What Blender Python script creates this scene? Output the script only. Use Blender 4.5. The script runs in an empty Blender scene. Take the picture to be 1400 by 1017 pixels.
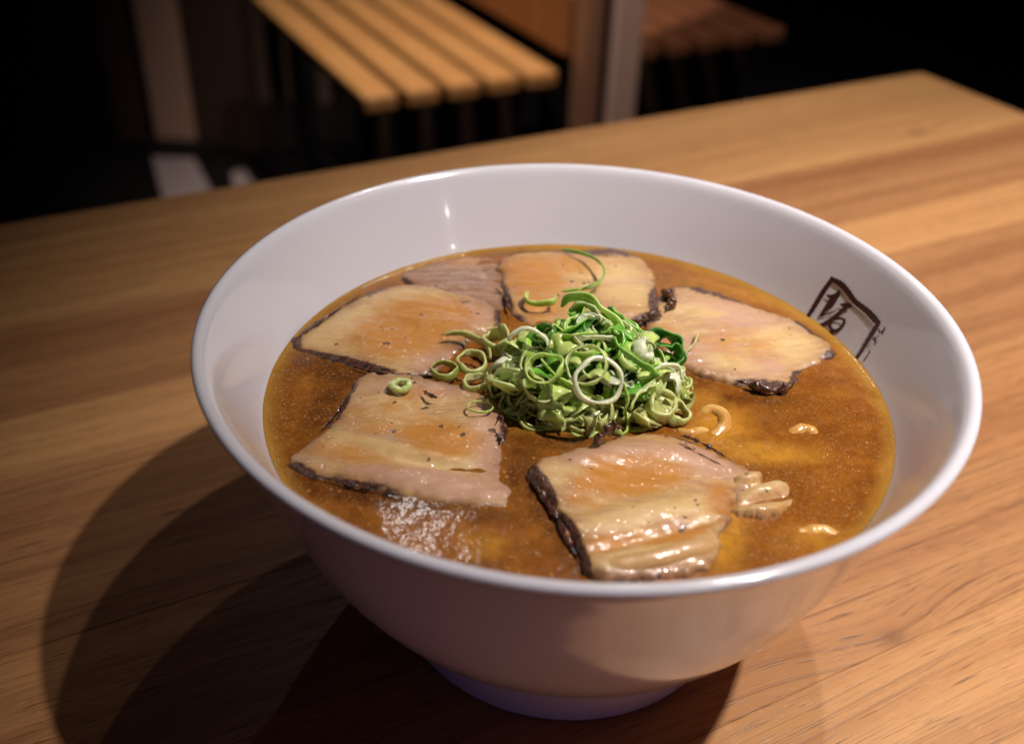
import bpy, bmesh, math, random
import numpy as np
from mathutils import Vector, Matrix, noise
from mathutils.geometry import delaunay_2d_cdt

# ------------------------------------------------------------------ camera, light, exposure
S = 0.105                                    # bowl radius in metres; lengths given in bowl radii are multiplied by S
scene = bpy.context.scene
COL = scene.collection
CAM = np.array([-0.17960, -2.32828, 2.40997])
RT = np.array([0.9994135, 0.01928756, 0.02829561])
UP = np.array([-0.034244, 0.56290877, 0.82580934])
FW = np.array([0.0, 0.82629396, -0.5632391])
FPX = 1400.0
cd = bpy.data.cameras.new('camera')
cam = bpy.data.objects.new('camera', cd)
COL.objects.link(cam)
cam.matrix_world = Matrix(((RT[0], UP[0], -FW[0], CAM[0]*S), (RT[1], UP[1], -FW[1], CAM[1]*S), (RT[2], UP[2], -FW[2], CAM[2]*S), (0, 0, 0, 1)))
cd.sensor_width = 36.0
cd.lens = 36.0*FPX/1400.0
cd.clip_start = 0.01
cd.clip_end = 60
cd.dof.use_dof = True
cd.dof.focus_distance = 0.290
cd.dof.aperture_fstop = 7.6
scene.camera = cam

world = bpy.data.worlds.new('World')
scene.world = world
world.use_nodes = True
world.node_tree.nodes['Background'].inputs[0].default_value = (0.55, 0.42, 0.75, 1)
world.node_tree.nodes['Background'].inputs[1].default_value = 0.006

def spot(name, loc, target, watts, col, size, radius, blend=1.0):
    l = bpy.data.lights.new(name, 'SPOT')
    l.energy = watts
    l.color = col
    l.spot_size = math.radians(size)
    l.spot_blend = blend
    l.shadow_soft_size = radius
    o = bpy.data.objects.new(name, l)
    COL.objects.link(o)
    o.location = loc
    o.rotation_euler = (Vector(target)-Vector(loc)).to_track_quat('-Z', 'Y').to_euler()
    return o

WARM = (1.0, 0.93, 0.88)
# a ceiling track of spot lamps runs along the table's short side, right of the bowl
spot('spot_lamp', (5.1*S, -0.62*S, 11.1*S), (3.2*S, 0.9*S, 0), 108, WARM, 54, 0.014)
spot('spot_lamp', (3.45*S, 2.7*S, 11.1*S), (3.0*S, 2.2*S, 0), 22, WARM, 62, 0.011)
spot('spot_lamp', (1.6*S, 7.5*S, 11.1*S), (1.4*S, 1.6*S, 0), 3.6, WARM, 52, 0.007)
# the next lamps of the room: faint ones that glint on soup and glaze, one on the bench and the left wall
spot('spot_lamp', (-1.57*S, 10.45*S, 11.1*S), (0, 0, 0.08), 1.3, WARM, 40, 0.006)
spot('spot_lamp', (3.2*S, 11.5*S, 11.1*S), (0, 0, 0.08), 0.16, WARM, 40, 0.006)
spot('wall_lamp', (1.06, -0.86, 0.71), (-0.04, 0.08, 0.09), 0.35, WARM, 30, 0.012)
spot('spot_lamp', (1.6*S, 8.1*S, 11.1*S), (1.4*S, 14.5*S, 0), 44, (1.0, 0.76, 0.62), 70, 0.02)  # unseen lamp added to brighten the post, turned back towards it
spot('spot_lamp', (-1.57*S, 11.0*S, 11.1*S), (0.0*S, 14.8*S, -2.8*S), 74, (1.0, 0.79, 0.60), 66, 0.02)
# unseen cool fill panel added behind the camera for the bowl's foot and outside
al = bpy.data.lights.new('cool_fill', 'AREA')
al.shape = 'RECTANGLE'
al.size = 0.7
al.size_y = 0.30
al.energy = 1.0
al.color = (0.44, 0.30, 0.85)
ao = bpy.data.objects.new('cool_fill', al)
COL.objects.link(ao)
ao.location = (0.25, -1.5, 0.24)
ao.rotation_euler = (Vector((0, 0, 0.02))-ao.location).to_track_quat('-Z', 'Y').to_euler()

scene.view_settings.view_transform = 'Standard'
scene.view_settings.look = 'None'
scene.view_settings.exposure = 0.0
scene.view_settings.gamma = 1.0
scene.cycles.max_bounces = 8
scene.cycles.sample_clamp_direct = 0.0
scene.cycles.sample_clamp_indirect = 1.5
scene.cycles.caustics_reflective = False
scene.cycles.caustics_refractive = False

# ------------------------------------------------------------------ helpers
rnd = random.Random(7)

def at(px, py, z):
    """point of the horizontal plane z (metres) that the photograph shows at px, py"""
    d = FW+RT*(px-700)/FPX-UP*(py-508.5)/FPX
    t = (z/S-CAM[2])/d[2]
    return Vector((CAM+d*t)*S)

def at_y(px, py, y):
    d = FW+RT*(px-700)/FPX-UP*(py-508.5)/FPX
    t = (y/S-CAM[1])/d[1]
    return Vector((CAM+d*t)*S)

def to_px(P):
    P = np.asarray(P)/S-CAM
    w = P@FW
    return 700+FPX*(P@RT)/w, 508.5-FPX*(P@UP)/w

ANG = 0.49193
U = Vector((math.cos(ANG), math.sin(ANG), 0))
V = Vector((-math.sin(ANG), math.cos(ANG), 0))
def uvz(u, v, z):
    """table-aligned coordinates, in bowl radii"""
    return (U*u+V*v)*S+Vector((0, 0, z*S))

def mesh_obj(name, verts, faces, mat, parent=None, smooth=True):
    me = bpy.data.meshes.new(name)
    me.from_pydata([tuple(v) for v in verts], [], faces)
    me.validate()
    me.update()
    if mat is not None:
        me.materials.append(mat)
    if smooth:
        me.polygons.foreach_set('use_smooth', [True]*len(me.polygons))
    return link(name, me, parent)

def link(name, me, parent=None):
    o = bpy.data.objects.new(name, me)
    COL.objects.link(o)
    if parent is not None:
        o.parent = parent
    return o

def tag(o, label=None, cat=None, group=None, kind=None):
    if label: o['label'] = label
    if cat: o['category'] = cat
    if group: o['group'] = group
    if kind: o['kind'] = kind
    return o

def empty(name, loc=(0, 0, 0), rz=0.0):
    o = bpy.data.objects.new(name, None)
    o.empty_display_size = 0.02
    COL.objects.link(o)
    o.location = loc
    o.rotation_euler = (0, 0, rz)
    return o

def fix_normals(me):
    bm = bmesh.new()
    bm.from_mesh(me)
    bmesh.ops.recalc_face_normals(bm, faces=bm.faces)
    bm.to_mesh(me)
    bm.free()

def box(name, lo, hi, mat, parent=None, bevel=0.002, seg=2):
    bm = bmesh.new()
    bmesh.ops.create_cube(bm, size=1.0)
    for v in bm.verts:
        v.co = Vector([lo[i]+(v.co[i]+0.5)*(hi[i]-lo[i]) for i in range(3)])
    if bevel:
        bmesh.ops.bevel(bm, geom=list(bm.edges), offset=bevel, segments=seg, profile=0.5, affect='EDGES')
    me = bpy.data.meshes.new(name)
    bm.to_mesh(me)
    bm.free()
    me.materials.append(mat)
    return link(name, me, parent)

def lathe(name, prof, n, mat, parent=None, close=False):
    vs, fs = [], []
    m = len(prof)
    for i in range(n):
        a = 2*math.pi*i/n
        for r, z in prof:
            vs.append((r*math.cos(a)*S, r*math.sin(a)*S, z*S))
    for i in range(n):
        j = (i+1) % n
        for k in range(m-1 if not close else m):
            k2 = (k+1) % m
            fs.append((i*m+k, j*m+k, j*m+k2, i*m+k2))
    o = mesh_obj(name, vs, fs, mat, parent)
    return o

def smooth_poly(pts, n, closed=False):
    """Catmull-Rom through pts, n samples evenly spread"""
    P = [np.array(p, float) for p in pts]
    out = []
    m = len(P)
    segs = m if closed else m-1
    for i in range(segs):
        if closed:
            p0, p1, p2, p3 = P[(i-1) % m], P[i], P[(i+1) % m], P[(i+2) % m]
        else:
            p0, p1, p2, p3 = P[max(i-1, 0)], P[i], P[i+1], P[min(i+2, m-1)]
        for t in np.linspace(0, 1, 14, endpoint=False):
            out.append(0.5*((2*p1)+(-p0+p2)*t+(2*p0-5*p1+4*p2-p3)*t*t+(-p0+3*p1-3*p2+p3)*t**3))
    if closed:
        out.append(out[0])
    else:
        out.append(P[-1])
    out = np.array(out)
    L = np.concatenate([[0], np.cumsum(np.linalg.norm(np.diff(out, axis=0), axis=1))])
    s = np.linspace(0, L[-1], n+1)[:-1] if closed else np.linspace(0, L[-1], n)
    return np.stack([np.interp(s, L, out[:, k]) for k in range(out.shape[1])], 1)

# ------------------------------------------------------------------ materials
class NT:
    def __init__(self, name):
        self.m = bpy.data.materials.new(name)
        self.m.use_nodes = True
        self.t = self.m.node_tree
        self.b = self.t.nodes['Principled BSDF']
    def n(self, typ, **kw):
        nd = self.t.nodes.new(typ)
        for k, v in kw.items():
            setattr(nd, k, v)
        return nd
    def l(self, a, b):
        self.t.links.new(a, b)
    def set(self, node, key, v):
        if hasattr(v, 'is_output') or isinstance(v, bpy.types.NodeSocket):
            self.l(v, node.inputs[key])
        else:
            if isinstance(v, tuple) and len(v) == 3 and node.inputs[key].type == 'RGBA':
                v = (*v, 1)
            node.inputs[key].default_value = v
    def bs(self, **kw):
        for k, v in kw.items():
            self.set(self.b, k.replace('_', ' '), v)
    def coord(self, kind='Object'):
        return self.n('ShaderNodeTexCoord').outputs[kind]
    def mapping(self, vec, scale=(1, 1, 1), rot=(0, 0, 0), loc=(0, 0, 0)):
        nd = self.n('ShaderNodeMapping')
        self.l(vec, nd.inputs[0])
        nd.inputs['Location'].default_value = loc
        nd.inputs['Rotation'].default_value = rot
        nd.inputs['Scale'].default_value = scale
        return nd.outputs[0]
    def noise(self, vec, scale, detail=4, rough=0.55, dist=0.0, out='Fac'):
        nd = self.n('ShaderNodeTexNoise')
        self.l(vec, nd.inputs['Vector'])
        nd.inputs['Scale'].default_value = scale
        nd.inputs['Detail'].default_value = detail
        nd.inputs['Roughness'].default_value = rough
        nd.inputs['Distortion'].default_value = dist
        return nd.outputs[out]
    def voronoi(self, vec, scale, feature='F1', out='Distance', rand=1.0):
        nd = self.n('ShaderNodeTexVoronoi', feature=feature)
        self.l(vec, nd.inputs['Vector'])
        nd.inputs['Scale'].default_value = scale
        nd.inputs['Randomness'].default_value = rand
        return nd.outputs[out]
    def ramp(self, fac, stops, interp='LINEAR'):
        nd = self.n('ShaderNodeValToRGB')
        self.l(fac, nd.inputs[0])
        cr = nd.color_ramp
        cr.interpolation = interp
        while len(cr.elements) > 1:
            cr.elements.remove(cr.elements[-1])
        for i, (p, c) in enumerate(stops):
            e = cr.elements[0] if i == 0 else cr.elements.new(p)
            e.position = p
            e.color = (*c, 1) if isinstance(c, tuple) else (c, c, c, 1)
        return nd.outputs[0]
    def mix(self, fac, a, b, mode='MIX'):
        nd = self.n('ShaderNodeMix', data_type='RGBA', blend_type=mode)
        self.set(nd, 0, fac)
        for k, v in ((6, a), (7, b)):
            if isinstance(v, bpy.types.NodeSocket):
                self.l(v, nd.inputs[k])
            else:
                nd.inputs[k].default_value = (*v, 1) if len(v) == 3 else v
        return nd.outputs[2]
    def math(self, op, a, b=None, clamp=False):
        nd = self.n('ShaderNodeMath', operation=op, use_clamp=clamp)
        for k, v in ((0, a), (1, b)):
            if v is None: continue
            if isinstance(v, bpy.types.NodeSocket):
                self.l(v, nd.inputs[k])
            else:
                nd.inputs[k].default_value = v
        return nd.outputs[0]
    def bump(self, h, strength, dist, normal=None):
        nd = self.n('ShaderNodeBump')
        self.l(h, nd.inputs['Height'])
        nd.inputs['Strength'].default_value = strength
        nd.inputs['Distance'].default_value = dist
        if normal is not None:
            self.l(normal, nd.inputs['Normal'])
        return nd.outputs[0]
    def attr(self, name, out='Color'):
        nd = self.n('ShaderNodeAttribute', attribute_name=name)
        return nd.outputs[out]
    def sep(self, col):
        nd = self.n('ShaderNodeSeparateColor')
        self.l(col, nd.inputs[0])
        return nd.outputs

def simple(name, col, rough=0.5, **kw):
    t = NT(name)
    t.bs(Base_Color=col, Roughness=rough, **kw)
    return t.m

def wood_mat(name, light, dark, seed, knot=None, pore=0.5, fig=0.5, rough=0.42):
    """oak along local X; knot = (x, y, radius) in metres bends the growth rings round it"""
    t = NT(name)
    co = t.coord('Object')
    vec = t.mapping(co, (1, 1, 1), (0, 0, 0), (seed*3.7, seed*1.3, seed*0.7))
    warp = t.noise(t.mapping(vec, (2.2, 7, 7)), 1.0, 3, 0.5)
    sx = t.n('ShaderNodeSeparateXYZ')
    t.l(co, sx.inputs[0])
    yy = t.math('ADD', sx.outputs[1], t.math('MULTIPLY', t.math('SUBTRACT', warp, 0.5), 0.030))
    dark_knot = None
    if knot:
        kx, ky, kr = knot
        dx = t.math('DIVIDE', t.math('SUBTRACT', sx.outputs[0], kx), kr*2.4)
        dy = t.math('DIVIDE', t.math('SUBTRACT', sx.outputs[1], ky), kr)
        d2 = t.math('ADD', t.math('MULTIPLY', dx, dx), t.math('MULTIPLY', dy, dy))
        g = t.math('POWER', 2.718, t.math('MULTIPLY', d2, -0.5))
        yy = t.math('ADD', yy, t.math('MULTIPLY', g, kr*0.75))
        dx2 = t.math('DIVIDE', t.math('SUBTRACT', sx.outputs[0], kx), kr*0.55)
        dy2 = t.math('DIVIDE', t.math('SUBTRACT', sx.outputs[1], ky), kr*0.36)
        dk = t.math('ADD', t.math('MULTIPLY', dx2, dx2), t.math('MULTIPLY', dy2, dy2))
        dark_knot = t.math('POWER', 2.718, t.math('MULTIPLY', dk, -1.0))
    cx = t.n('ShaderNodeCombineXYZ')
    t.l(t.math('MULTIPLY', sx.outputs[0], 0.8), cx.inputs[0])
    t.l(yy, cx.inputs[1])
    t.set(cx, 2, seed*0.31)
    rings = t.noise(t.mapping(cx.outputs[0], (1.2, 95, 1)), 1.0, 3, 0.6)
    wide = t.noise(t.mapping(cx.outputs[0], (0.9, 24, 1)), 1.0, 2, 0.5)
    fac = t.math('ADD', t.math('MULTIPLY', rings, fig), t.math('MULTIPLY', wide, 1.0-fig))
    col = t.ramp(fac, [(0.30, dark), (0.46, tuple((a*0.55+b*0.45) for a, b in zip(light, dark))), (0.66, light)])
    # long pores of oak: short dark dashes along the grain
    pores = t.noise(t.mapping(cx.outputs[0], (75, 1700, 1)), 1.0, 3, 0.6)
    pm = t.ramp(pores, [(0.30, 1.0), (0.44, 0.0)])
    col = t.mix(t.math('MULTIPLY', pm, pore), col, tuple(c*0.42 for c in dark))
    lines = t.noise(t.mapping(cx.outputs[0], (4.0, 560, 1)), 1.0, 4, 0.65)
    lm = t.ramp(lines, [(0.30, 1.0), (0.5, 0.0)])
    col = t.mix(t.math('MULTIPLY', lm, pore*0.75), col, tuple(c*0.55 for c in dark))
    flecks = t.noise(t.mapping(vec, (150, 900, 1)), 1.0, 1, 0.5)
    col = t.mix(t.math('MULTIPLY', t.ramp(flecks, [(0.62, 0.0), (0.72, 1.0)]), 0.22), col, tuple(min(c*1.25, 1) for c in light))
    if dark_knot is not None:
        col = t.mix(t.math('MULTIPLY', dark_knot, 0.5, True), col, tuple(c*0.3 for c in dark))
    t.bs(Base_Color=col, Roughness=t.math('ADD', t.math('MULTIPLY', fac, 0.16), rough-0.08), Specular_IOR_Level=0.4)
    h = t.math('SUBTRACT', 1.0, t.math('ADD', t.math('MULTIPLY', pm, 0.7), t.math('MULTIPLY', lm, 0.5)))
    t.bs(Normal=t.bump(h, 0.35, 0.0004))
    return t.m

def mat_porcelain():
    t = NT('white_porcelain')
    co = t.coord('Object')
    n1 = t.noise(co, 30, 2)
    col = t.mix(n1, (0.655, 0.625, 0.675), (0.69, 0.66, 0.705))
    specks = t.noise(co, 2600, 2, 0.6)
    col = t.mix(t.math('MULTIPLY', t.ramp(specks, [(0.66, 0.0), (0.74, 1.0)]), 0.25), col, (0.45, 0.40, 0.38))
    t.bs(Base_Color=col, Roughness=0.15, Specular_IOR_Level=0.5, Coat_Weight=0.6, Coat_Roughness=0.045)
    t.bs(Normal=t.bump(t.noise(co, 90, 3), 0.08, 0.0006))
    return t.m

def mat_broth():
    t = NT('broth')
    co = t.coord('Object')
    r = t.n('ShaderNodeVectorMath', operation='LENGTH')
    fl = t.n('ShaderNodeVectorMath', operation='MULTIPLY')
    t.l(co, fl.inputs[0])
    fl.inputs[1].default_value = (1, 1, 0)
    t.l(fl.outputs[0], r.inputs[0])
    rad = t.math('DIVIDE', r.outputs['Value'], S)
    big = t.noise(co, 55, 4, 0.6, 0.6)
    mid = t.noise(co, 260, 4, 0.65, 0.4)
    col = t.ramp(t.math('ADD', t.math('MULTIPLY', big, 0.55), t.math('MULTIPLY', mid, 0.45)),
                 [(0.32, (0.135, 0.040, 0.006)), (0.5, (0.210, 0.068, 0.009)), (0.68, (0.300, 0.108, 0.015))])
    sub = t.sep(t.attr('under'))          # what lies sunk just under the surface shows through
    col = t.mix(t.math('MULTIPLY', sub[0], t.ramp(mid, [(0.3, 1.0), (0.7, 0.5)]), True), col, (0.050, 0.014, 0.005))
    col = t.mix(t.math('MULTIPLY', sub[1], t.ramp(mid, [(0.3, 0.5), (0.6, 1.0)]), True), col, (0.48, 0.215, 0.022))
    # fat emulsion: dense pale specks, patchy
    jit = t.n('ShaderNodeVectorMath', operation='ADD')
    t.l(co, jit.inputs[0])
    nv = t.n('ShaderNodeVectorMath', operation='SCALE')
    t.l(t.noise(co, 700, 2, out='Color'), nv.inputs[0])
    nv.inputs['Scale'].default_value = 0.0012
    t.l(nv.outputs[0], jit.inputs[1])
    sp = t.voronoi(jit.outputs[0], 1000)
    patch = t.ramp(t.noise(co, 38, 3), [(0.36, 0.25), (0.62, 1.0)])
    spm = t.math('MULTIPLY', t.ramp(sp, [(0.12, 1.0), (0.36, 0.0)]), patch)
    sp2 = t.voronoi(jit.outputs[0], 2100)
    spm2 = t.math('MULTIPLY', t.ramp(sp2, [(0.10, 1.0), (0.42, 0.0)]), patch)
    col = t.mix(t.math('MULTIPLY', spm, 0.36), col, (0.50, 0.245, 0.06))
    col = t.mix(t.math('MULTIPLY', spm2, 0.28), col, (0.46, 0.22, 0.05))
    # thin broth and oil at the waterline is yellower
    edge = t.ramp(t.math('ADD', rad, t.math('MULTIPLY', t.math('SUBTRACT', big, 0.5), 0.05)), [(0.804, 0.0), (0.830, 0.45), (0.845, 1.0)])
    col = t.mix(edge, col, (0.36, 0.180, 0.028))
    oil = t.ramp(t.noise(co, 34, 3, 0.5, 0.8), [(0.54, 0.0), (0.68, 1.0)])
    col = t.mix(t.math('MULTIPLY', oil, 0.2), col, (0.30, 0.12, 0.014))
    h = t.math('ADD', t.math('MULTIPLY', spm, 1.0), t.math('MULTIPLY', t.noise(co, 420, 2, 0.5), 0.8))
    b = t.bump(h, 0.40, 0.00025)
    b = t.bump(t.noise(co, 150, 2), 0.17, 0.0010, b)
    t.bs(Base_Color=col, Roughness=0.13, Specular_IOR_Level=0.5, Normal=b, Subsurface_Weight=0.1, Subsurface_Scale=0.002)
    t.b.inputs['Subsurface Radius'].default_value = (1.0, 0.4, 0.1)
    return t.m

def mat_meat(name, tan=(0.50, 0.285, 0.100), pink=(0.42, 0.220, 0.115), seed=0.0, band=0.5):
    t = NT(name)
    co = t.coord('Object')
    uv = t.mapping(t.coord('UV'), (1, 1, 1), (0, 0, 0), (seed*11.3, seed*5.1, 0))
    a = t.sep(t.attr('meat'))
    stain, char, edge = a[0], a[1], a[2]
    n1 = t.noise(t.mapping(uv, (0.05, 0.13, 1)), 1.0, 5, 0.6, 0.6)
    col = t.mix(t.ramp(n1, [(0.40, 0.0), (0.60, 1.0)]), tan, pink)
    fat = t.noise(t.mapping(uv, (0.035, 0.24, 1)), 1.0, 4, 0.55, 0.8)
    col = t.mix(t.math('MULTIPLY', t.ramp(fat, [(0.48, 0.0), (0.60, 1.0)]), band), col, (0.62, 0.405, 0.130))
    fib = t.noise(t.mapping(uv, (0.20, 1.5, 1)), 1.0, 5, 0.7, 0.9)
    col = t.mix(t.math('MULTIPLY', t.ramp(fib, [(0.30, 1.0), (0.50, 0.0)]), 0.70), col, (0.30, 0.135, 0.055))
    mot = t.noise(co, 1000, 4, 0.65)
    col = t.mix(t.math('MULTIPLY', t.ramp(mot, [(0.48, 0.0), (0.62, 1.0)]), 0.16), col, (0.70, 0.47, 0.25))
    col = t.mix(t.math('MULTIPLY', t.ramp(mot, [(0.36, 1.0), (0.48, 0.0)]), 0.14), col, (0.34, 0.16, 0.065))
    nn = t.noise(co, 130, 5, 0.65, 0.6)
    lay = t.sep(t.attr('layers'))          # cream fat and pink lean layers of the belly
    sharp = t.math('SUBTRACT', t.noise(t.mapping(uv, (0.07, 0.5, 1)), 1.0, 4, 0.6, 0.6), 0.5)
    col = t.mix(t.ramp(t.math('ADD', lay[1], t.math('MULTIPLY', sharp, 0.9)), [(0.25, 0.0), (0.7, 0.85)]), col, (0.50, 0.285, 0.185))
    col = t.mix(t.ramp(t.math('ADD', lay[0], t.math('MULTIPLY', sharp, 0.9)), [(0.25, 0.0), (0.7, 0.85)]), col, (0.60, 0.395, 0.165))
    # broth pooled on the slice
    st = t.ramp(t.math('ADD', t.math('MULTIPLY', stain, 1.08), t.math('MULTIPLY', t.math('SUBTRACT', nn, 0.5), 1.3)), [(0.12, 0.0), (0.75, 0.95)])
    col = t.mix(st, col, t.mix(nn, (0.36, 0.125, 0.011), (0.56, 0.235, 0.026)))
    en = t.noise(co, 420, 5, 0.7, 0.5)
    em = t.math('MULTIPLY', t.math('MULTIPLY', edge, t.ramp(en, [(0.36, 0.0), (0.56, 1.0)])), t.ramp(t.noise(co, 110, 2), [(0.42, 0.1), (0.58, 1.0)]), True)
    wide = t.math('MULTIPLY', t.math('POWER', edge, 0.42), t.ramp(nn, [(0.34, 0.15), (0.62, 0.9)]), True)
    col = t.mix(wide, col, (0.21, 0.080, 0.022))
    col = t.mix(em, col, (0.075, 0.026, 0.012))
    cm = t.ramp(t.math('SUBTRACT', t.math('MULTIPLY', char, 1.6), t.math('MULTIPLY', en, 1.15)), [(0.02, 0.0), (0.30, 1.0)])
    col = t.mix(cm, col, t.mix(t.ramp(mot, [(0.4, 0.0), (0.65, 1.0)]), (0.016, 0.007, 0.005), (0.15, 0.050, 0.024)))
    # pepper-like burnt specks, uneven in size
    jit = t.n('ShaderNodeVectorMath', operation='ADD')
    t.l(co, jit.inputs[0])
    nv = t.n('ShaderNodeVectorMath', operation='SCALE')
    t.l(t.noise(co, 900, 2, out='Color'), nv.inputs[0])
    nv.inputs['Scale'].default_value = 0.0016
    t.l(nv.outputs[0], jit.inputs[1])
    pk = t.voronoi(jit.outputs[0], 300)
    sel = t.ramp(t.noise(co, 95, 3), [(0.46, 0.0), (0.66, 0.26)])
    pm = t.math('GREATER_THAN', sel, pk)
    col = t.mix(t.math('MULTIPLY', pm, 0.88), col, (0.035, 0.014, 0.009))
    h = t.math('ADD', t.math('MULTIPLY', fib, 0.9), t.math('ADD', t.math('MULTIPLY', mot, 0.5), t.math('MULTIPLY', en, 1.0)))
    b = t.bump(h, 0.16, 0.0005)
    t.bs(Base_Color=col, Roughness=t.math('ADD', 0.34, t.math('MULTIPLY', en, 0.3)), Specular_IOR_Level=0.5, Normal=b,
         Coat_Weight=0.75, Coat_Roughness=0.10, Subsurface_Weight=0.1, Subsurface_Scale=0.0015)
    t.l(t.bump(t.noise(co, 400, 2, 0.45), 0.55, 0.0011), t.b.inputs['Coat Normal'])
    return t.m

def mat_scallion(name, trans=0.35, rough=0.28, dull=0.0):
    t = NT(name)
    co = t.coord('Object')
    c = t.attr('tint')
    stre = t.noise(t.mapping(co, (900, 900, 90)), 1.0, 4, 0.65)
    col = t.mix(t.math('MULTIPLY', t.ramp(stre, [(0.35, 1.0), (0.58, 0.0)]), 0.22), c, t.mix(0.55, c, (0.09, 0.16, 0.015)))
    col = t.mix(t.math('MULTIPLY', t.ramp(stre, [(0.52, 0.0), (0.7, 1.0)]), 0.35), col, t.mix(0.5, c, (0.72, 0.82, 0.42)))
    n = t.noise(co, 240, 3)
    col = t.mix(t.math('MULTIPLY', n, dull), col, (0.30, 0.19, 0.03))
    nb = t.bump(stre, 0.4, 0.0004)
    nb = t.bump(t.noise(co, 420, 3), 0.4, 0.0007, nb)
    t.bs(Base_Color=col, Roughness=rough, Specular_IOR_Level=0.5, Coat_Weight=0.3, Coat_Roughness=0.10, Normal=nb, Subsurface_Weight=0.35, Subsurface_Scale=0.0012)
    t.b.inputs['Subsurface Radius'].default_value = (0.8, 1.0, 0.4)
    tr = t.n('ShaderNodeBsdfTranslucent')
    t.l(col, tr.inputs[0]); t.l(nb, tr.inputs['Normal'])
    mx = t.n('ShaderNodeMixShader')
    mx.inputs[0].default_value = trans
    t.l(t.b.outputs[0], mx.inputs[1]); t.l(tr.outputs[0], mx.inputs[2])
    t.l(mx.outputs[0], t.t.nodes['Material Output'].inputs[0])
    return t.m

PORC = mat_porcelain()
BROTH = mat_broth()
INK = simple('emblem_ink', (0.060, 0.016, 0.010), 0.25)
FLOORM = NT('dark_floor')
FLOORM.bs(Base_Color=(0.008, 0.007, 0.009), Roughness=0.5)
FLOORM = FLOORM.m
WALLM = simple('dark_wall', (0.010, 0.006, 0.005), 0.7)

# ------------------------------------------------------------------ setting: floor and back wall
ZF = -0.72
fl = box('floor', (-3.2, -1.6, -0.80), (3.6, 4.6, ZF), FLOORM, None, 0)
tag(fl, kind='structure')
bw = box('back_wall', (-3.2, 4.45, ZF+0.001), (3.6, 4.55, 2.4), WALLM, None, 0)
tag(bw, kind='structure')
BROWNW = NT('brown_wall_paint')
BROWNW.bs(Base_Color=BROWNW.ramp(BROWNW.noise(BROWNW.coord(), 6, 4), [(0.3, (0.040, 0.020, 0.014)), (0.7, (0.055, 0.028, 0.018))]), Roughness=0.7)
YW = at(240, 206, ZF).y
sw = box('left_wall', (-2.6, YW, ZF+0.001), (at_y(335, 100, YW).x, YW+0.10, 1.8), BROWNW.m, None, 0)
tag(sw, kind='structure')
BLK = simple('black_paint', (0.004, 0.004, 0.005), 0.6)
box('skirting', (at_y(140, 200, YW).x, YW-0.012, ZF+0.002), (at_y(335, 200, YW).x-0.002, YW-0.0005, at_y(240, 196, YW).z), BLK, sw, 0.001, 1)
box('dark_panel', (-2.55, YW-0.010, ZF+0.002), (at_y(146, 100, YW).x, YW-0.0005, 1.78), BLK, sw, 0.002, 1)
FLOOR_LIGHT = simple('pale_floor_light', (0.42, 0.37, 0.42), 0.5)  # light falling on the floor, put in as thin pale slabs
for quad in ([(207, 211), (262, 209), (296, 274), (226, 284)], [(316, 236), (334, 231), (352, 258), (322, 264)], [(364, 221), (381, 219), (398, 246), (372, 250)]):
    lo_ = [at(x, y, ZF+0.0005) for x, y in quad]
    hi_ = [at(x, y, ZF+0.004) for x, y in quad]
    mesh_obj('floor_light_patch', lo_+hi_, [(0, 3, 2, 1), (4, 5, 6, 7), (0, 1, 5, 4), (1, 2, 6, 5), (2, 3, 7, 6), (3, 0, 4, 7)], FLOOR_LIGHT, fl, False)

# ------------------------------------------------------------------ table of oak planks
tb = empty('table', (0, 0, 0), ANG)
tag(tb, 'oak plank table top with a square back corner, carrying the noodle bowl', 'table')
seams = [3.44, 2.36, 1.672, 1.298, 0.46, -0.12, -0.657, -1.38, -2.05, -2.95, -3.6, -4.3]
OAK = [((0.481, 0.250, 0.0945), (0.285, 0.120, 0.0435)),
       ((0.392, 0.187, 0.0717), (0.216, 0.080, 0.0307)),
       ((0.542, 0.285, 0.1084), (0.344, 0.147, 0.0546)),
       ((0.383, 0.181, 0.0707), (0.207, 0.078, 0.0297)),
       ((0.445, 0.217, 0.0828), (0.249, 0.096, 0.0365)),
       ((0.402, 0.194, 0.0743), (0.216, 0.083, 0.0322)),
       ((0.501, 0.260, 0.0989), (0.310, 0.132, 0.0479)),
       ((0.454, 0.227, 0.0859), (0.262, 0.106, 0.0396)),
       ((0.445, 0.219, 0.0832), (0.253, 0.101, 0.0379)),
       ((0.464, 0.236, 0.0894), (0.272, 0.114, 0.0415)),
       ((0.445, 0.219, 0.0832), (0.253, 0.101, 0.0379))]
kp = at(1222, 872, 0)
kuv = (kp.dot(U), kp.dot(V))
kp2 = at(1254, 182, 0)
kuv2 = (kp2.dot(U), kp2.dot(V))
for i in range(len(seams)-1):
    knot = None
    if i == 5: knot = (kuv[0], kuv[1], 0.010)
    if i == 0: knot = (kuv2[0], kuv2[1], 0.012)
    m = wood_mat('oak_plank', OAK[i][0], OAK[i][1], i+1.0, knot, pore=0.85, fig=0.5 if i != 5 else 0.6)
    box('plank', (-9.0*S, seams[i+1]*S+0.00003, -0.030), (5.065*S, seams[i]*S-0.00003, 0.0), m, tb, 0.00025, 1)
LEGM = simple('black_steel', (0.012, 0.011, 0.012), 0.5, Metallic=0.3)
for lu in (-8.4, 4.4):
    for lv in (-3.8, 2.9):
        box('leg', (lu*S-0.025, lv*S-0.025, -0.72), (lu*S+0.025, lv*S+0.025, -0.031), LEGM, tb, 0.002, 1)

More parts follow.
